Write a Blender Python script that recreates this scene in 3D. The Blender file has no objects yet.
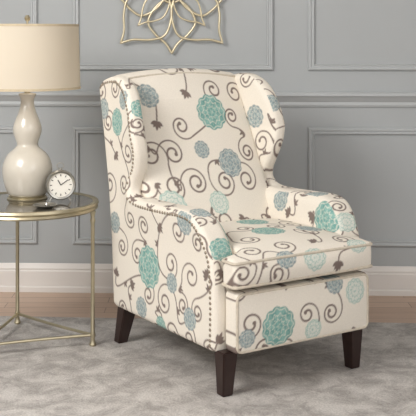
import bpy, bmesh, math, random
import numpy as np
from mathutils import Vector, Matrix
random.seed(4)
scene=bpy.context.scene
try:
    scene.view_settings.view_transform='Standard'
except Exception: pass
COL=scene.collection

def s2l(c):
    return tuple(((v/255)/12.92 if v/255<=0.04045 else (((v/255)+0.055)/1.055)**2.4) for v in c)

# ---------------------------------------------------------------- materials
def mat(name,rgb,rough=.6,metal=0,**k):
    m=bpy.data.materials.new(name); m.use_nodes=True
    b=m.node_tree.nodes['Principled BSDF']
    b.inputs['Base Color'].default_value=(*s2l(rgb),1)
    b.inputs['Roughness'].default_value=rough
    b.inputs['Metallic'].default_value=metal
    for kk,v in k.items(): b.inputs[kk].default_value=v
    return m
def add_noise(m,scale=40,amt=.06,bump=.0,bscale=None,dist=.002):
    nt=m.node_tree; N=nt.nodes; L=nt.links; b=N['Principled BSDF']
    tc=N.new('ShaderNodeTexCoord'); n=N.new('ShaderNodeTexNoise'); n.inputs['Scale'].default_value=scale; n.inputs['Detail'].default_value=4
    L.new(tc.outputs['Object'],n.inputs['Vector'])
    col=b.inputs['Base Color'].default_value[:]
    r=N.new('ShaderNodeValToRGB')
    r.color_ramp.elements[0].position=.3; r.color_ramp.elements[1].position=.7
    r.color_ramp.elements[0].color=(*[c*(1-amt) for c in col[:3]],1)
    r.color_ramp.elements[1].color=(*[min(1,c*(1+amt)) for c in col[:3]],1)
    L.new(n.outputs['Fac'],r.inputs['Fac']); L.new(r.outputs['Color'],b.inputs['Base Color'])
    if bump>0:
        n2=N.new('ShaderNodeTexNoise'); n2.inputs['Scale'].default_value=bscale or scale*4
        L.new(tc.outputs['Object'],n2.inputs['Vector'])
        bp=N.new('ShaderNodeBump'); bp.inputs['Strength'].default_value=bump; bp.inputs['Distance'].default_value=dist
        L.new(n2.outputs['Fac'],bp.inputs['Height']); L.new(bp.outputs['Normal'],b.inputs['Normal'])
    return m
M_wall=add_noise(mat('wall_paint',(173,176,177),.75),3,.015,.1,120)
M_trim=add_noise(mat('trim_paint',(181,184,185),.5),3,.01)
M_base=add_noise(mat('baseboard_paint',(228,223,218),.45),3,.01)
M_ceil=add_noise(mat('ceiling_paint',(235,233,230),.9),3,.01)
M_leg=add_noise(mat('espresso_wood',(46,28,24),.38),30,.2)
M_nail=mat('antique_nickel_nails',(160,148,132),.35,.75)
M_gold=add_noise(mat('champagne_metal',(184,174,148),.36,.85),25,.08)
M_art=add_noise(mat('art_metal',(216,204,174),.36,.7),25,.08)
M_ceramic=add_noise(mat('pearl_ceramic',(208,201,188),.22,0,**{'Coat Weight':.4}),14,.05)
M_welt=add_noise(mat('welt_fabric',(208,197,180),.9),80,.1,.2,500)
M_top=mat('smoked_glass',(110,104,94),.1,.35,**{'Coat Weight':.6})
M_steel=mat('pewter',(176,174,168),.28,.9)
M_white=mat('dial_white',(240,236,226),.4)
M_black=mat('dial_ink',(25,24,24),.5)

# fabric: printed linen (print comes from colour attribute)
M_fab=bpy.data.materials.new('printed_linen'); M_fab.use_nodes=True
nt=M_fab.node_tree; N=nt.nodes; L=nt.links; b=N['Principled BSDF']
b.inputs['Roughness'].default_value=.9
at=N.new('ShaderNodeAttribute'); at.attribute_name='print'
tc=N.new('ShaderNodeTexCoord'); n=N.new('ShaderNodeTexNoise'); n.inputs['Scale'].default_value=260; n.inputs['Detail'].default_value=2
L.new(tc.outputs['Object'],n.inputs['Vector'])
mr=N.new('ShaderNodeMapRange'); mr.inputs['To Min'].default_value=.9; mr.inputs['To Max'].default_value=1.08
L.new(n.outputs['Fac'],mr.inputs['Value'])
mx=N.new('ShaderNodeVectorMath'); mx.operation='SCALE'
L.new(at.outputs['Color'],mx.inputs[0]); L.new(mr.outputs['Result'],mx.inputs['Scale'])
L.new(mx.outputs['Vector'],b.inputs['Base Color'])
bp=N.new('ShaderNodeBump'); bp.inputs['Strength'].default_value=.25; bp.inputs['Distance'].default_value=.001
L.new(n.outputs['Fac'],bp.inputs['Height']); L.new(bp.outputs['Normal'],b.inputs['Normal'])

# ---------------------------------------------------------------- mesh helpers
def finish(name,bm,m,parent=None,smooth=True,auto=None):
    me=bpy.data.meshes.new(name)
    bmesh.ops.recalc_face_normals(bm,faces=bm.faces[:])
    bm.to_mesh(me); bm.free()
    if smooth:
        for p in me.polygons: p.use_smooth=True
        if auto: 
            try: me.set_sharp_from_angle(angle=math.radians(auto))
            except Exception: pass
    me.materials.append(m)
    o=bpy.data.objects.new(name,me); COL.objects.link(o)
    if parent: o.parent=parent
    return o
def empty(name,loc=(0,0,0),rz=0):
    e=bpy.data.objects.new(name,None); e.empty_display_size=.1; COL.objects.link(e)
    e.location=loc; e.rotation_euler=(0,0,rz); return e
def bm_box(bm,x0,x1,y0,y1,z0,z1,bev=0,seg=2):
    r=bmesh.ops.create_cube(bm,size=1)
    vs=r['verts']
    for v in vs:
        v.co=Vector(((x0+x1)/2+v.co.x*(x1-x0),(y0+y1)/2+v.co.y*(y1-y0),(z0+z1)/2+v.co.z*(z1-z0)))
    if bev:
        es=list({e for v in vs for e in v.link_edges})
        bmesh.ops.bevel(bm,geom=es,offset=bev,segments=seg,affect='EDGES',profile=.5)
def bm_tube(bm,pts,r,n=8,closed=False):
    pts=[Vector(p) for p in pts]; m=len(pts); rings=[]
    up=None
    for i,p in enumerate(pts):
        a=pts[(i-1)%m] if (closed or i>0) else p
        c=pts[(i+1)%m] if (closed or i<m-1) else p
        t=(c-a).normalized()
        if up is None:
            up=Vector((0,0,1)) if abs(t.z)<.9 else Vector((1,0,0))
        up=(up-t*up.dot(t)).normalized(); s=t.cross(up)
        rr=r[i] if hasattr(r,'__len__') else r
        rings.append([bm.verts.new(p+(up*math.cos(2*math.pi*k/n)+s*math.sin(2*math.pi*k/n))*rr) for k in range(n)])
    for i in range(m if closed else m-1):
        A=rings[i];B=rings[(i+1)%m]
        for k in range(n): bm.faces.new((A[k],A[(k+1)%n],B[(k+1)%n],B[k]))
    if not closed:
        bm.faces.new(rings[0]); bm.faces.new(rings[-1][::-1])
def bm_lathe(bm,prof,cx=0,cy=0,n=48,cap=True):
    rings=[]
    for r,z in prof:
        rings.append([bm.verts.new((cx+r*math.cos(2*math.pi*k/n),cy+r*math.sin(2*math.pi*k/n),z)) for k in range(n)])
    for A,B in zip(rings,rings[1:]):
        for k in range(n): bm.faces.new((A[k],A[(k+1)%n],B[(k+1)%n],B[k]))
    if cap:
        bm.faces.new(rings[0]); bm.faces.new(rings[-1])
def catmull(pts,per=8,closed=False):
    out=[];m=len(pts);P=[np.array(p,float) for p in pts]
    for i in range(m if closed else m-1):
        p1=P[i];p2=P[(i+1)%m]
        p0=P[(i-1)%m] if (closed or i>0) else 2*p1-p2
        p3=P[(i+2)%m] if (closed or i<m-2) else 2*p2-p1
        for k in range(per):
            t=k/per
            out.append(.5*((2*p1)+(-p0+p2)*t+(2*p0-5*p1+4*p2-p3)*t*t+(-p0+3*p1-3*p2+p3)*t**3))
    if not closed: out.append(P[-1])
    return out

# ---------------------------------------------------------------- print chart
CREAM=np.array(s2l((236,228,215)));TAUPE=np.array(s2l((126,111,104)))
TEAL=np.array(s2l((138,182,173)));TEALD=np.array(s2l((84,142,137)));GRB=np.array(s2l((158,174,175)));GRBD=np.array(s2l((110,128,134)));LT=np.array(s2l((222,224,214)))
class Chart:
    def __init__(s,x0,x1,y0,y1,res=.0015):
        s.x0,s.y0,s.res=x0,y0,res; s.x1,s.y1=x1,y1
        s.w=int((x1-x0)/res);s.h=int((y1-y0)/res)
        s.img=np.tile(CREAM,(s.h,s.w,1)); s.fl=[]
    def win(s,cx,cy,r):
        i0=max(0,int((cx-r-s.x0)/s.res));i1=min(s.w,int((cx+r-s.x0)/s.res)+1)
        j0=max(0,int((cy-r-s.y0)/s.res));j1=min(s.h,int((cy+r-s.y0)/s.res)+1)
        if i1<=i0 or j1<=j0: return None
        X,Y=np.meshgrid(s.x0+(np.arange(i0,i1)+.5)*s.res-cx,s.y0+(np.arange(j0,j1)+.5)*s.res-cy)
        return slice(j0,j1),slice(i0,i1),X,Y
    def blend(s,sl,a,col):
        s.img[sl[0],sl[1]]=s.img[sl[0],sl[1]]*(1-a[...,None])+col*a[...,None]
    def flower(s,cx,cy,R,kind='teal'):
        w=s.win(cx,cy,R*1.2)
        s.fl.append((cx,cy,R))
        if not w: return
        j,i,X,Y=w; rho=np.hypot(X,Y)/R; ph=np.arctan2(Y,X)
        edge=1+.09*np.abs(np.cos(5.5*ph))-.05
        a=np.clip((edge-rho)*R/.002,0,1)
        base,dark={'teal':(TEAL,TEALD),'gray':(GRB,GRBD),'light':(LT,TEAL)}[kind]
        nr=3.6 if R>.05 else 2.6
        ring=np.floor(rho*nr+.45*np.abs(np.cos(5.5*ph)))
        q2=rho*nr+.55*np.abs(np.cos(5.5*ph+ring*math.pi/2))
        f=q2-np.floor(q2)
        line=np.clip(1-np.abs(f-.5)/.19,0,1)
        rad=np.clip(1-np.abs(np.sin(11*ph))/.25,0,1)*(rho>.25)*.35
        line=np.clip(line+rad,0,1)
        if kind=='light': col=base*(1-line[...,None])+dark*line[...,None]
        else:
            col=base+(dark-base)*(.5+.5*np.sin(5*ph+5*rho))[...,None]*.6
            col=col*(1-.85*line[...,None])+CREAM*.85*line[...,None]
        s.blend((j,i),a,col)
        e=np.clip(1-np.abs(rho-edge+.03)*R/.0028,0,1)
        s.blend((j,i),e*.8,dark*np.ones_like(col))
    def line(s,pts,w):
        for k,p in enumerate(pts):
            ww=w[k] if hasattr(w,'__len__') else w
            g=s.win(p[0],p[1],ww+.003)
            if not g: continue
            j,i,X,Y=g
            a=np.clip((ww-np.hypot(X,Y))/.0018+.5,0,1)
            old=s.cov[j,i]; s.cov[j,i]=np.maximum(old,a)
    def begin(s): s.cov=np.zeros((s.h,s.w))
    def end(s,col): s.img=s.img*(1-s.cov[...,None])+col*s.cov[...,None]
    def spiral(s,cx,cy,r0,a0,d,turns=1.45,tail=.5,w=.0038):
        pts=[];ws=[]
        n=int(240*r0/.05)
        for k in range(n):
            t=-tail+(turns+tail)*k/(n-1)
            r=r0*(1-.66*max(t,0)/turns) if t>0 else r0*(1+2.4*(-t)**1.4)
            a=a0+d*2*math.pi*t
            pts.append((cx+r*math.cos(a),cy+r*math.sin(a)))
            ws.append(w*(.75+.4*min(1,k/n)))
        ws[-1]=w*1.9; ws[-2]=w*1.7
        s.line(pts,ws)
        q=np.array(pts[0])-np.array(pts[3]); q/=np.linalg.norm(q)
        return np.array(pts[0]),q
    def leafs(s,cx,cy,a,L=.03,n=5):
        for q in range(n):
            aa=a+(q-(n-1)/2)*(2.6/n)*1.0
            ll=L*(1.0 if q==n//2 else .78)
            pts=[];ws=[]
            for k in range(14):
                t=k/13
                pts.append((cx+math.cos(aa)*ll*(.12+t),cy+math.sin(aa)*ll*(.12+t))); ws.append(.001+.0055*(L/.03)*math.sin(math.pi*t**.8))
            s.line(pts,ws)
    def auto(s,seed,cell=.125,r=.042,col=TAUPE):
        rnd=random.Random(seed)
        s.begin(); tails=[]
        ny=int((s.y1-s.y0)/cell)+1;nx=int((s.x1-s.x0)/cell)+1
        for jj in range(ny):
            for ii in range(nx):
                cx=s.x0+(ii+.3+(jj%2)*.5+rnd.uniform(-.14,.14))*cell
                cy=s.y0+(jj+.5+rnd.uniform(-.14,.14))*cell
                if any(math.hypot(cx-f[0],cy-f[1])<f[2]+r*.35 for f in s.fl): continue
                a0=rnd.uniform(0,6.28);d=1 if (ii+jj)%2 else -1
                if rnd.random()<.74:
                    tails.append(s.spiral(cx,cy,r*rnd.uniform(.75,1.1),a0,d,turns=rnd.uniform(1.0,1.35),tail=rnd.uniform(.3,.5)))
                else:
                    s.leafs(cx,cy,a0,.032,5)
                    tails.append((np.array([cx,cy]),-np.array([math.cos(a0),math.sin(a0)])))
        used=set();order=list(range(len(tails)))
        for a in order:
            if a in used: continue
            best=None
            for c in order:
                if c==a or c in used: continue
                dd=np.linalg.norm(tails[a][0]-tails[c][0])
                dirn=(tails[c][0]-tails[a][0])/(dd+1e-6)
                sc=dd*(1.4-.4*dirn.dot(tails[a][1])+.4*dirn.dot(tails[c][1]))
                if dd<.3 and (best is None or sc<best[0]): best=(sc,c,dd)
            if best:
                c=best[1];used|={a,c};h=min(.12,max(.03,best[2]*.5))
                p0=tails[a][0];p1=p0+tails[a][1]*h;p3=tails[c][0];p2=p3+tails[c][1]*h
                n=int((best[2]+h)/.0015)
                pts=[(1-t)**3*p0+3*t*(1-t)**2*p1+3*t*t*(1-t)*p2+t**3*p3 for t in np.linspace(0,1,n)]
                s.line(pts,.0031)
                m=pts[n//2];dr=pts[min(n-1,n//2+3)]-pts[n//2-1];an=math.atan2(dr[1],dr[0])
                s.leafs(m[0],m[1],an+rnd.choice((-1,1))*1.2,.021,3)
            else:
                used.add(a)
                s.leafs(tails[a][0][0],tails[a][0][1],math.atan2(tails[a][1][1],tails[a][1][0]),.022,3)
        s.end(col)
    def sample(s,x,y):
        i=np.clip((x-s.x0)/s.res-.5,0,s.w-1.001);j=np.clip((y-s.y0)/s.res-.5,0,s.h-1.001)
        i0=i.astype(int);j0=j.astype(int);fi=(i-i0)[:,None];fj=(j-j0)[:,None]
        I=s.img
        return (I[j0,i0]*(1-fi)+I[j0,i0+1]*fi)*(1-fj)+(I[j0+1,i0]*(1-fi)+I[j0+1,i0+1]*fi)*fj
def chart(x0,x1,y0,y1,flowers,seed,**k):
    c=Chart(x0,x1,y0,y1)
    for f in flowers: c.fl.append(f[:3])
    c.auto(seed,**k); c.fl=[]
    for f in flowers: c.flower(*f)
    return c
C_side=chart(-.9,.12,.08,1.08,[(-.425,.348,.076,'teal'),(-.66,.862,.052,'teal'),(-.785,.905,.040,'gray'),(-.262,.323,.034,'gray'),
  (-.142,.224,.038,'gray'),(-.48,.188,.038,'gray'),(-.34,.155,.032,'teal'),(-.69,.47,.040,'gray'),(-.155,.555,.044,'gray'),(-.6,.95,.036,'gray')],3,cell=.12,r=.04)
C_back=chart(-.34,.34,.08,1.1,[(.083,.884,.068,'teal'),(-.187,.956,.044,'gray'),(.106,.688,.052,'gray'),(-.01,.745,.032,'gray'),(-.2,.55,.056,'light'),
  (.0,.55,.04,'light')],11,cell=.118,r=.04)
C_foot=chart(-.34,.34,.08,.5,[(-.126,.223,.066,'teal'),(.024,.189,.034,'light'),(.122,.334,.036,'gray'),(.214,.294,.043,'light'),(-.25,.2,.03,'gray')],5,cell=.115,r=.038)
C_seat=chart(-.36,.36,-1.25,-.05,[(-.10,-.35,.040,'gray'),(.02,-.335,.046,'light'),(.166,-.6,.05,'gray'),(-.01,-.62,.06,'teal'),(.22,-.37,.04,'light'),(.05,-.8,.06,'teal')],21)
C_arm=chart(-.36,.36,-1.9,-.1,[(-.28,-.5,.05,'teal'),(-.29,-.72,.042,'gray'),(.28,-.8,.042,'gray'),(.28,-.55,.05,'light'),(.3,-1.45,.05,'gray'),(-.3,-1.45,.05,'teal')],31,cell=.12,r=.034)
C_in=chart(-.9,.12,.08,1.08,[(-.094,.522,.066,'teal'),(-.38,.55,.042,'gray'),(-.61,.86,.046,'gray')],44)

# ---------------------------------------------------------------- armchair
TH=math.radians(33)
chair=empty('wingback_armchair',(.2925,3.553,0),TH)
VOX=.0034
def remesh(bm,name,smooth_it=6,deform=None,paint=None):
    bmesh.ops.recalc_face_normals(bm,faces=bm.faces[:])
    me=bpy.data.meshes.new('tmp'); bm.to_mesh(me); bm.free()
    o=bpy.data.objects.new('tmp',me); COL.objects.link(o)
    m=o.modifiers.new('r','REMESH'); m.mode='VOXEL'; m.voxel_size=VOX; m.adaptivity=0
    s=o.modifiers.new('s','SMOOTH'); s.factor=.5; s.iterations=smooth_it
    dg=bpy.context.evaluated_depsgraph_get(); dg.update()
    nm=bpy.data.meshes.new_from_object(o.evaluated_get(dg)); bpy.data.objects.remove(o)
    nm.name=name
    nv=len(nm.vertices); co=np.empty(nv*3); nm.vertices.foreach_get('co',co); co=co.reshape(-1,3)
    # coords: x=u, y=-v, z
    if deform is not None:
        co=deform(co); nm.vertices.foreach_set('co',co.ravel()); nm.update()
    no=np.empty(nv*3); nm.vertices.foreach_get('normal',no); no=no.reshape(-1,3)
    col=paint(co[:,0],-co[:,1],co[:,2],no[:,0],-no[:,1],no[:,2])
    a=nm.color_attributes.new('print','FLOAT_COLOR','POINT')
    a.data.foreach_set('color',np.c_[col,np.ones(nv)].ravel().astype(np.float32))
    nm.materials.clear(); nm.materials.append(M_fab)
    nm.polygons.foreach_set('use_smooth',[True]*len(nm.polygons))
    ob=bpy.data.objects.new(name,nm); COL.objects.link(ob); ob.parent=chair
    return ob
def slab(bm,prof,ua,ub,r,axis='u'):
    P=[np.array(p) for p in prof]; n=len(P)
    area=sum(P[i][0]*P[(i+1)%n][1]-P[(i+1)%n][0]*P[i][1] for i in range(n))
    sg=1 if area>0 else -1
    nor=[]
    for i in range(n):
        t=P[(i+1)%n]-P[(i-1)%n]; t=t/(np.linalg.norm(t)+1e-9)
        nor.append(np.array([-t[1],t[0]])*sg)  # inward
    layers=[]
    K=5
    for k in range(K+1):
        a=math.pi/2*k/K; layers.append((ua+r*(1-math.cos(a)),r*(1-math.sin(a))))
    for k in range(K,-1,-1):
        a=math.pi/2*k/K; layers.append((ub-r*(1-math.cos(a)),r*(1-math.sin(a))))
    rings=[]
    for u,ins in layers:
        ring=[]
        for p,nn in zip(P,nor):
            q=p+nn*ins
            if axis=='u': ring.append(bm.verts.new((u,-q[0],q[1])))
            else: ring.append(bm.verts.new((q[0],-q[1],u)))
        rings.append(ring)
    for A,B in zip(rings,rings[1:]):
        for k in range(n): bm.faces.new((A[k],A[(k+1)%n],B[(k+1)%n],B[k]))
    bm.faces.new(rings[0]); bm.faces.new(rings[-1])

top_curve=[(-.842,.985),(-.815,1.015),(-.74,1.034),(-.66,1.032),(-.585,.995),(-.532,.925),(-.500,.84),(-.495,.76),(-.52,.69),(-.55,.64),(-.55,.605),(-.50,.588),
           (-.40,.586),(-.28,.59),(-.18,.594),(-.12,.586),(-.07,.555),(-.03,.50),(-.006,.44),(.004,.36)]
tc_s=[tuple(p) for p in catmull(top_curve,5)]
side_prof=tc_s+[(.006,.30),(.006,.24),(.004,.18),(0,.145),(-.03,.14),(-.36,.14),(-.69,.14),(-.715,.15),(-.72,.18),(-.735,.4),(-.76,.6),(-.80,.8),(-.835,.95)]
arm_curve=[(-.70,.58),(-.60,.583)]+[p for p in tc_s if p[0]>-.50 and p[1]<.6]
arm_prof=arm_curve+[(.006,.30),(.006,.24),(.004,.18),(0,.145),(-.03,.14),(-.36,.14),(-.66,.14),(-.69,.15),(-.70,.2),(-.70,.5)]
def side_paint(sgn):
    def f(u,v,z,nu,nv,nz):
        out=C_side.sample(v,z); inn=C_in.sample(v,z); arm=C_arm.sample(u,v-z)
        nn=nu*sgn
        r=arm.copy()
        r[nn>.55]=out[nn>.55]; r[nn<-.55]=inn[nn<-.55]
        return r
    return f
def outw(v,z):
    """outward lean: wings curl out toward the front edge, arm tops roll outward"""
    v=np.asarray(v,float);z=np.asarray(z,float)
    w=np.clip((z-.62)/.2,0,1)*np.clip((v+.74)/.24,0,1)
    a=np.clip((z-.42)/.16,0,1)*np.clip((v+.66)/.1,0,1)*np.clip((.70-z)/.1,0,1)
    return .032*w**1.5+.020*a**1.5
def flare(sgn):
    def f(co):
        co[:,0]+=sgn*outw(-co[:,1],co[:,2])
        return co
    return f
for sgn,nm in ((-1,'side_left'),(1,'side_right')):
    bm=bmesh.new()
    if sgn<0:
        slab(bm,side_prof,-.33,-.266,.024); slab(bm,arm_prof,-.331,-.222,.034)
    else:
        slab(bm,side_prof,.266,.33,.024); slab(bm,arm_prof,.222,.331,.034)
    remesh(bm,nm,5,flare(sgn),side_paint(sgn))

# back
bprof=[tuple(p) for p in catmull([(-.735,.2),(-.745,.4),(-.77,.62),(-.81,.84),(-.843,.97),(-.838,1.015),(-.80,1.035),(-.755,1.03),(-.725,.985),(-.66,.86),(-.575,.70),(-.49,.55),(-.43,.44),(-.42,.33),(-.44,.22)],5)]+[(-.5,.15),(-.7,.15)]
bm=bmesh.new(); slab(bm,bprof,-.285,.285,.02)
def back_def(co):
    u=co[:,0]; z=co[:,2]; v=-co[:,1]
    k=np.clip(1-(u/.27)**2,0,1)
    front=np.clip((v-(-.78+ (1-z)*.35))/.05,0,1)
    co[:,1]-=.034*k**.6*front*np.clip((1.03-z)/.10,0,1)
    co[:,2]+=.022*k*np.clip((z-.85)/.15,0,1)
    return co
remesh(bm,'back',6,back_def,lambda u,v,z,nu,nv,nz:C_back.sample(u,z))

# seat base
bm=bmesh.new(); bm_box(bm,-.24,.24,-.005,.6,.145,.362,.01)
remesh(bm,'seat_base',2,None,lambda u,v,z,nu,nv,nz:C_foot.sample(u,z))
# footrest panel
def rrect(a0,a1,b0,b1,r,n=5):
    pts=[]
    for cx,cy,s in ((a1-r,b1-r,0),(a0+r,b1-r,1),(a0+r,b0+r,2),(a1-r,b0+r,3)):
        for k in range(n+1):
            a=math.pi/2*(s+k/n); pts.append((cx+r*math.cos(a),cy+r*math.sin(a)))
    return pts
bm=bmesh.new(); slab(bm,rrect(.008,.080,.150,.350,.014),-.290,.282,.014)
def foot_def(co):
    u=co[:,0]; z=co[:,2]; v=-co[:,1]
    k=np.clip(1-(u/.29)**4,0,1)*np.clip(1-((z-.251)/.105)**2,0,1)
    co[:,1]-=.012*k*np.clip((v-.04)/.03,0,1); return co
remesh(bm,'footrest_panel',3,foot_def,lambda u,v,z,nu,nv,nz:C_foot.sample(u,z))
# T cushion
def rpoly(pts,r,n=5):
    out=[];m=len(pts)
    for i in range(m):
        p=np.array(pts[i]);a=np.array(pts[i-1])-p;c=np.array(pts[(i+1)%m])-p
        a/=np.linalg.norm(a);c/=np.linalg.norm(c)
        p0=p+a*r;p2=p+c*r
        for k in range(n+1):
            t=k/n; out.append(tuple((1-t)**2*p0+2*t*(1-t)*p+t*t*p2))
    return out
tp=rpoly([(-.306,.092),(-.306,.016),(-.228,.012),(-.228,-.45),(.228,-.45),(.228,.012),(.290,.016),(.290,.092)],.018)
tp2=[]
for i in range(len(tp)):
    a=np.array(tp[i]);c=np.array(tp[(i+1)%len(tp)]);m=max(1,int(np.linalg.norm(c-a)/.04))
    for k in range(m): tp2.append(tuple(a+(c-a)*k/m))
bm=bmesh.new(); slab(bm,tp2,.366,.460,.016,axis='z')
def crown(u,v): 
    return .036*np.clip(1-(u/.30)**2,0,1)**.7*np.clip(1-((v+.19)/.29)**4,0,1)
def cush_def(co):
    u=co[:,0]; z=co[:,2]; v=-co[:,1]
    co[:,2]+=crown(u,v)*np.clip((z-.40)/.05,0,1)
    k=np.clip(1-(u/.31)**4,0,1)*np.clip(1-((z-.413)/.046)**2,0,1)
    co[:,1]-=.016*k*np.clip((v-.05)/.03,0,1)
    return co
remesh(bm,'seat_cushion',3,cush_def,lambda u,v,z,nu,nv,nz:C_seat.sample(u,v-z))
# welts
def welt(name,pts,r=.0048,closed=True):
    bm=bmesh.new(); bm_tube(bm,pts,r,8,closed); return finish(name,bm,M_welt,chair)
for q,zz in enumerate((.4515,.3735)):
    welt(f'cushion_welt_{q+1}',[(p[0]*1.004,-(p[1]+(.002 if p[1]>.03 else 0)),zz+float(crown(p[0],p[1]))*(.5 if q==0 else 0)) for p in tp2],.0052)
welt('footrest_welt',[(p[0],-.0785,p[1]) for p in rrect(-.286,.278,.156,.345,.02)])
welt('back_welt',[(u,.742+0.0,1.018+.022*(1-(u/.285)**2)) for u in np.linspace(-.27,.27,30)],.004,False)

# nailheads
def nails(name,u,sgn):
    P=[np.array(p) for p in tc_s]+[np.array(p) for p in ((.006,.30),(.006,.24),(.004,.18),(.002,.155))]
    dense=[]
    for a,c in zip(P,P[1:]):
        m=max(1,int(np.linalg.norm(c-a)/.002))
        for k in range(m): dense.append(a+(c-a)*k/m)
    bm=bmesh.new(); acc=0
    n=len(dense)
    for i in range(1,n-1):
        acc+=np.linalg.norm(dense[i]-dense[i-1])
        if acc>=.0165:
            acc=0
            t=dense[i+1]-dense[i-1]; t/=np.linalg.norm(t)
            nn=np.array([t[1],-t[0]])
            q=dense[i]+nn*.022
            r=bmesh.ops.create_icosphere(bm,subdivisions=2,radius=.0058)
            for v in r['verts']:
                v.co=Vector((u+sgn*float(outw(q[0],q[1]))+v.co.x*.6,-q[0]+v.co.y,q[1]+v.co.z))
    return finish(name,bm,M_nail,chair)
nails('nailhead_trim_left',-.3300,-1); nails('nailhead_trim_right',.3300,1)

# legs
def leg(name,tx,ty,bx,by,ztop=.15,wt=.029,wb=.02):
    bm=bmesh.new()
    A=[bm.verts.new((tx+sx*wt,-(ty+sy*wt),ztop)) for sx,sy in ((-1,-1),(1,-1),(1,1),(-1,1))]
    B=[bm.verts.new((bx+sx*wb,-(by+sy*wb),0)) for sx,sy in ((-1,-1),(1,-1),(1,1),(-1,1))]
    bm.faces.new(A);bm.faces.new(B)
    for k in range(4): bm.faces.new((A[k],A[(k+1)%4],B[(k+1)%4],B[k]))
    bmesh.ops.recalc_face_normals(bm,faces=bm.faces[:])
    bmesh.ops.bevel(bm,geom=bm.edges[:],offset=.003,segments=2,affect='EDGES')
    finish(name,bm,M_leg,chair,True,30)
leg('leg_1',-.286,.014,-.286,.006);leg('leg_2',.252,.025,.258,.02)
leg('leg_3',-.29,-.66,-.30,-.70);leg('leg_4',.29,-.66,.30,-.70)

# ---------------------------------------------------------------- room
RM=Matrix.Translation((0,4.76,0))@Matrix.Rotation(math.radians(-2.3),4,'Z')
FZ=-.008
def room_obj(name,bm,m,auto=30):
    for v in bm.verts: v.co=RM@v.co
    return finish(name,bm,m,None,True,auto)
def rbox(name,x0,x1,y0,y1,z0,z1,m):
    bm=bmesh.new(); bm_box(bm,x0,x1,y0,y1,z0,z1); return room_obj(name,bm,m)
rbox('wall_back',-2.3,2.9,0,.1,FZ,2.7,M_wall)
rbox('wall_left',-2.4,-2.3,-5.6,.1,FZ,2.7,M_wall)
rbox('wall_right',2.9,3.0,-5.6,.1,FZ,2.7,M_wall)
rbox('ceiling',-2.4,3.0,-5.6,.1,2.7,2.78,M_ceil)
# wood floor
M_wood=bpy.data.materials.new('oak_planks'); M_wood.use_nodes=True
nt=M_wood.node_tree;N=nt.nodes;L=nt.links;b=N['Principled BSDF'];b.inputs['Roughness'].default_value=.38
tc=N.new('ShaderNodeTexCoord');br=N.new('ShaderNodeTexBrick')
br.inputs['Scale'].default_value=1;br.inputs['Brick Width'].default_value=.9;br.inputs['Row Height'].default_value=.085;br.inputs['Mortar Size'].default_value=.0014
br.inputs['Color1'].default_value=(*s2l((206,179,158)),1);br.inputs['Color2'].default_value=(*s2l((190,160,138)),1);br.inputs['Mortar'].default_value=(*s2l((126,98,82)),1)
L.new(tc.outputs['Object'],br.inputs['Vector'])
mp=N.new('ShaderNodeMapping');mp.inputs['Scale'].default_value=(3,45,1);L.new(tc.outputs['Object'],mp.inputs['Vector'])
no=N.new('ShaderNodeTexNoise');no.inputs['Scale'].default_value=1.5;no.inputs['Detail'].default_value=5;L.new(mp.outputs['Vector'],no.inputs['Vector'])
mr=N.new('ShaderNodeMapRange');mr.inputs['To Min'].default_value=.78;mr.inputs['To Max'].default_value=1.18;L.new(no.outputs['Fac'],mr.inputs['Value'])
sc=N.new('ShaderNodeVectorMath');sc.operation='SCALE';L.new(br.outputs['Color'],sc.inputs[0]);L.new(mr.outputs['Result'],sc.inputs['Scale'])
L.new(sc.outputs['Vector'],b.inputs['Base Color'])
rbox('floor',-2.4,3.0,-5.6,.1,FZ-.1,FZ,M_wood)
def strip(name,prof,m,x0=-2.3,x1=2.9):
    bm=bmesh.new()
    A=[bm.verts.new((x0,-d,z)) for d,z in prof];B=[bm.verts.new((x1,-d,z)) for d,z in prof]
    for k in range(len(prof)-1): bm.faces.new((A[k],A[k+1],B[k+1],B[k]))
    bm.faces.new(A);bm.faces.new(B)
    room_obj(name,bm,m)
strip('baseboard_back',[(0,FZ),(.022,FZ),(.022,.014),(.016,.02),(.016,.088),(.012,.094),(.013,.102),(.008,.112),(.006,.12),(.004,.124),(0,.124)],M_base)
strip('trim_1',[(0,.862),(.008,.862),(.012,.872),(.010,.884),(.020,.896),(.026,.908),(.034,.914),(.034,.926),(.026,.932),(0,.932)],M_trim)
def frame(name,x0,x1,z0,z1):
    prof=[(0,0),(0,.008),(.006,.016),(.012,.016),(.016,.010),(.021,.010),(.024,.014),(.028,.013),(.030,.004),(.030,0)]
    bm=bmesh.new();rings=[]
    for ins,dep in prof:
        rings.append([bm.verts.new((x,-dep,z)) for x,z in ((x0+ins,z0+ins),(x1-ins,z0+ins),(x1-ins,z1-ins),(x0+ins,z1-ins))])
    for A,B in zip(rings,rings[1:]):
        for k in range(4): bm.faces.new((A[k],A[(k+1)%4],B[(k+1)%4],B[k]))
    room_obj(name,bm,M_trim)
i=2
for x0,x1 in ((-1.73,-.80),(-.635,.305),(.465,1.40),(1.56,2.5)):
    frame(f'trim_{i}',x0,x1,.215,.765);i+=1
    frame(f'trim_{i}',x0,x1,1.03,2.45);i+=1

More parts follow.
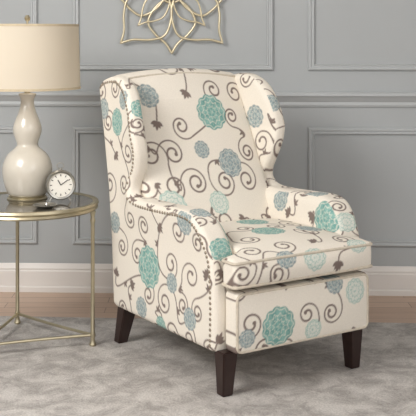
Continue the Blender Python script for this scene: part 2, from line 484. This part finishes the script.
# rug
M_rug=bpy.data.materials.new('faded_rug');M_rug.use_nodes=True
nt=M_rug.node_tree;N=nt.nodes;L=nt.links;b=N['Principled BSDF'];b.inputs['Roughness'].default_value=.95
tc=N.new('ShaderNodeTexCoord')
n1=N.new('ShaderNodeTexNoise');n1.inputs['Scale'].default_value=9;n1.inputs['Detail'].default_value=10;n1.inputs['Roughness'].default_value=.85;n1.inputs['Distortion'].default_value=.8
n2=N.new('ShaderNodeTexNoise');n2.inputs['Scale'].default_value=150;n2.inputs['Detail'].default_value=3
vo=N.new('ShaderNodeTexVoronoi');vo.inputs['Scale'].default_value=5;vo.feature='DISTANCE_TO_EDGE'
n3=N.new('ShaderNodeTexNoise');n3.inputs['Scale'].default_value=7
va=N.new('ShaderNodeVectorMath');va.operation='MULTIPLY_ADD';va.inputs[1].default_value=(.25,.25,.25)
for q in (n1,n2,n3): L.new(tc.outputs['Object'],q.inputs['Vector'])
L.new(n3.outputs['Color'],va.inputs[0]);L.new(tc.outputs['Object'],va.inputs[2]);L.new(va.outputs['Vector'],vo.inputs['Vector'])
r=N.new('ShaderNodeValToRGB');r.color_ramp.elements[0].position=.40;r.color_ramp.elements[1].position=.60
r.color_ramp.elements[0].color=(*s2l((164,158,154)),1);r.color_ramp.elements[1].color=(*s2l((206,201,196)),1)
ad=N.new('ShaderNodeMath');ad.operation='MULTIPLY_ADD';ad.inputs[1].default_value=.4;L.new(vo.outputs['Distance'],ad.inputs[0]);
sb=N.new('ShaderNodeMath');sb.operation='SUBTRACT';sb.inputs[1].default_value=.05;L.new(n1.outputs['Fac'],sb.inputs[0]);L.new(sb.outputs[0],ad.inputs[2])
L.new(ad.outputs[0],r.inputs['Fac'])
mr=N.new('ShaderNodeMapRange');mr.inputs['From Min'].default_value=.3;mr.inputs['From Max'].default_value=.7;mr.inputs['To Min'].default_value=.82;mr.inputs['To Max'].default_value=1.14;L.new(n2.outputs['Fac'],mr.inputs['Value'])
sc=N.new('ShaderNodeVectorMath');sc.operation='SCALE';L.new(r.outputs['Color'],sc.inputs[0]);L.new(mr.outputs['Result'],sc.inputs['Scale'])
L.new(sc.outputs['Vector'],b.inputs['Base Color'])
bp=N.new('ShaderNodeBump');bp.inputs['Strength'].default_value=.6;bp.inputs['Distance'].default_value=.005;L.new(n2.outputs['Fac'],bp.inputs['Height']);L.new(bp.outputs['Normal'],b.inputs['Normal'])
bm=bmesh.new();bm_box(bm,-1.9,1.9,-2.9,-.47,FZ,0,.003)
RM2=Matrix.Translation((0,4.76,0))@Matrix.Rotation(math.radians(-3.5),4,'Z')
for v in bm.verts: v.co=RM2@v.co
finish('area_rug',bm,M_rug,None,True,30)

# ---------------------------------------------------------------- side table
TX,TY,TZ=-.70,3.98,.545
tb=empty('side_table',(TX,TY,0))
bm=bmesh.new();bm_lathe(bm,[(.0,TZ-.012),(.25,TZ-.012),(.252,TZ-.002),(.25,TZ),(0.001,TZ)],n=64,cap=False);finish('glass_top',bm,M_top,tb,True,30)
bm=bmesh.new();bm_lathe(bm,[(.248,TZ-.026),(.262,TZ-.028),(.270,TZ-.022),(.266,TZ-.014),(.273,TZ-.006),(.270,TZ+.003),(.262,TZ+.005),(.250,TZ+.001),(.248,TZ-.026)],n=64,cap=False);finish('rim',bm,M_gold,tb,True,40)
bm=bmesh.new()
feet=[]
for a in (-12,110,231):
    a=math.radians(a);x,y=.262*math.cos(a),.262*math.sin(a);feet.append((x,y))
    bm_lathe(bm,[(.011,0),(.014,.006),(.010,.016),(.008,.03),(.012,.042),(.008,.056),(.0075,.25),(.0075,TZ-.075),(.011,TZ-.062),(.0075,TZ-.05),(.010,TZ-.035),(.013,TZ-.026)],x,y,16)
for k in range(3):
    a=feet[k];c=feet[(k+1)%3]
    pts=[]
    for q in range(25):
        t=q/24; x=a[0]+(c[0]-a[0])*t;y=a[1]+(c[1]-a[1])*t
        s=1-.06*math.sin(math.pi*t); pts.append((x*s,y*s,.042))
    bm_tube(bm,pts,.006,8)
finish('legs_and_stretchers',bm,M_gold,tb,True,40)

# trinket dish
dish=empty('trinket_dish',(-.615,3.845,TZ))
bm=bmesh.new();bm_lathe(bm,[(.001,.001),(.026,.0005),(.030,.002),(.044,.011),(.046,.012),(.044,.0135),(.029,.005),(.001,.004)],n=40,cap=False)
bm_lathe(bm,[(.001,.004),(.008,.005),(.011,.012),(.008,.018),(.001,.020)],.008,.004,20,cap=False)
finish('silver_dish',bm,M_steel,dish,True,40)

# ---------------------------------------------------------------- lamp
lamp=empty('table_lamp',(-.719,4.06,TZ+.0))
def zz(p): return [(r,z-TZ) for r,z in p]
prof=[(.070,.562),(.080,.575),(.092,.61),(.099,.655),(.094,.69),(.078,.722),(.052,.745),(.042,.757),(.042,.768),(.050,.79),(.056,.812),(.055,.835),(.045,.865),(.034,.892),(.027,.92),(.027,.94),(.033,.955),(.034,.962),(.020,.966)]
sm=[tuple(p) for p in catmull(prof,4)]
bm=bmesh.new();bm_lathe(bm,zz(sm));finish('ceramic_body',bm,M_ceramic,lamp,True,50)
bm=bmesh.new();bm_lathe(bm,zz([(.078,TZ),(.080,TZ+.004),(.072,TZ+.010),(.074,TZ+.014),(.066,TZ+.020)]));
bm_lathe(bm,zz([(.012,.966),(.012,1.0),(.016,1.005),(.016,1.05),(.004,1.055),(.004,1.25),(.010,1.255),(.012,1.265),(.006,1.275)]),n=20)
for k in range(3):
    a=k*2.094; bm_tube(bm,[(0,0,1.235-TZ),(.19*math.cos(a),.19*math.sin(a),1.228-TZ)],.002,6)
finish('metal_fittings',bm,M_gold,lamp,True,40)
M_shade=bpy.data.materials.new('linen_shade');M_shade.use_nodes=True
nt=M_shade.node_tree;N=nt.nodes;L=nt.links;b=N['Principled BSDF'];b.inputs['Base Color'].default_value=(*s2l((228,219,203)),1);b.inputs['Roughness'].default_value=.9
tr=N.new('ShaderNodeBsdfTranslucent');tr.inputs['Color'].default_value=(*s2l((238,228,208)),1)
mxs=N.new('ShaderNodeMixShader');mxs.inputs['Fac'].default_value=.3
L.new(b.outputs[0],mxs.inputs[1]);L.new(tr.outputs[0],mxs.inputs[2]);L.new(mxs.outputs[0],N['Material Output'].inputs['Surface'])
bm=bmesh.new();bm_lathe(bm,zz([(.210,.982),(.203,1.238),(.201,1.238),(.208,.982),(.210,.982)]),n=72,cap=False);finish('shade',bm,M_shade,lamp,True,40)
bm=bmesh.new()
for r,z in ((.2105,.982),(.2035,1.230)):
    bm_lathe(bm,zz([(r-.003,z),(r+.0012,z),(r+.001,z+.009),(r-.003,z+.009),(r-.003,z)]),n=72,cap=False)
M_band=add_noise(mat('shade_band',(196,180,152),.8),60,.08)
finish('shade_trim',bm,M_band,lamp,True,40)
pl=bpy.data.lights.new('lamp_bulb','POINT');pl.energy=.6;pl.color=(1,.9,.76);pl.shadow_soft_size=.04
po=bpy.data.objects.new('bulb',pl);COL.objects.link(po);po.parent=lamp;po.location=(0,0,.56)

# ---------------------------------------------------------------- clock
ck=empty('desk_clock',(-.577,3.985,TZ),math.radians(14)); ck.scale=(1.13,1.13,1.13)
def disc(bm,prof,cz,n=40):
    rings=[]
    for r,y in prof: rings.append([bm.verts.new((r*math.cos(2*math.pi*k/n),y,cz+r*math.sin(2*math.pi*k/n))) for k in range(n)])
    for A,B in zip(rings,rings[1:]):
        for k in range(n): bm.faces.new((A[k],A[(k+1)%n],B[(k+1)%n],B[k]))
    bm.faces.new(rings[0]);bm.faces.new(rings[-1])
CZ=.060
bm=bmesh.new();disc(bm,[(.030,.022),(.046,.018),(.050,.008),(.050,-.010),(.052,-.016),(.048,-.022),(.042,-.020),(.041,-.014)],CZ)
for sx in (-1,1): bm_tube(bm,[(sx*.026,0,CZ-.040),(sx*.034,0,.006),(sx*.036,0,.0035)],[.004,.003,.0035],8)
bm_tube(bm,[(0,0,CZ+.048),(0,0,CZ+.058)],.006,10)
pts=[(.012*math.cos(t),0,CZ+.064+.010*math.sin(t)) for t in np.linspace(0,2*math.pi,20,endpoint=False)]
bm_tube(bm,pts,.0018,6,True)
finish('case',bm,M_steel,ck,True,40)
bm=bmesh.new();disc(bm,[(.0415,-.0135),(.0415,-.0155)],CZ);finish('dial',bm,M_white,ck,True,40)
bm=bmesh.new()
for k in range(12):
    a=k*math.pi/6; bm_tube(bm,[(.030*math.cos(a),-.0162,CZ+.030*math.sin(a)),(.037*math.cos(a),-.0162,CZ+.037*math.sin(a))],.0013,6)
for a,l,w in ((math.radians(120),.02,.0016),(math.radians(35),.03,.0012)):
    bm_tube(bm,[(0,-.0168,CZ),(l*math.cos(a),-.0168,CZ+l*math.sin(a))],w,6)
finish('numerals_and_hands',bm,M_black,ck)

# ---------------------------------------------------------------- wall art: interlaced ogee wire star
bm=bmesh.new()
def ogee(a,L,w,r=.0045,dy=0):
    """pointed leaf with a narrow waist near the tip (ogee)"""
    half=catmull([(0.02,0),(.22*L,.62*w),(.48*L,w),(.68*L,.72*w),(.84*L,.26*w),(L,0)],7)
    pts=[(p[0],p[1]) for p in half]+[(p[0],-p[1]) for p in half[::-1][1:-1]]
    pts=[(x*math.cos(a)-y*math.sin(a),dy,x*math.sin(a)+y*math.cos(a)) for x,y in pts]
    bm_tube(bm,pts,r,8,True)
for k in range(8):
    a=math.pi/4*k+math.pi/2
    if k%2==0:
        ogee(a,.285,.11,.0056,0)
    else:
        ogee(a,.335,.12,.0056,-.011); ogee(a,.22,.055,.0042,-.014)
pts=[(.05*math.cos(t),-.004,.05*math.sin(t)) for t in np.linspace(0,2*math.pi,32,endpoint=False)]
bm_tube(bm,pts,.005,8,True)
bm_tube(bm,[(0,.0,.03),(0,.022,.03)],.006,8)
for v in bm.verts: v.co=RM@(v.co+Vector((-.168,-.0225,1.395)))
finish('metal_wall_art',bm,M_art,None)

# ---------------------------------------------------------------- lights, world, camera
def area(name,loc,target,size,e,col=(1,1,1)):
    l=bpy.data.lights.new(name,'AREA');l.shape='SQUARE';l.size=size;l.energy=e;l.color=col
    o=bpy.data.objects.new(name,l);COL.objects.link(o);o.location=loc
    o.rotation_euler=(Vector(target)-Vector(loc)).to_track_quat('-Z','Y').to_euler()
area('key_light',(-1.9,1.9,2.3),(.1,4.3,.6),1.2,74,(1,.98,.95))
area('fill_light',(1.9,.9,2.0),(.2,4.3,.8),1.8,22,(1,.99,.98))
w=bpy.data.worlds.new('World');scene.world=w;w.use_nodes=True
w.node_tree.nodes['Background'].inputs['Color'].default_value=(.99,.99,.99,1);w.node_tree.nodes['Background'].inputs['Strength'].default_value=1.35
cam=bpy.data.cameras.new('camera');co=bpy.data.objects.new('camera',cam);COL.objects.link(co)
co.location=(0,0,1.2);co.rotation_euler=(math.radians(90),0,0)
cam.sensor_width=36;cam.lens=1020/416*36;cam.shift_y=-(208-34)/416;cam.clip_start=.05
scene.camera=co
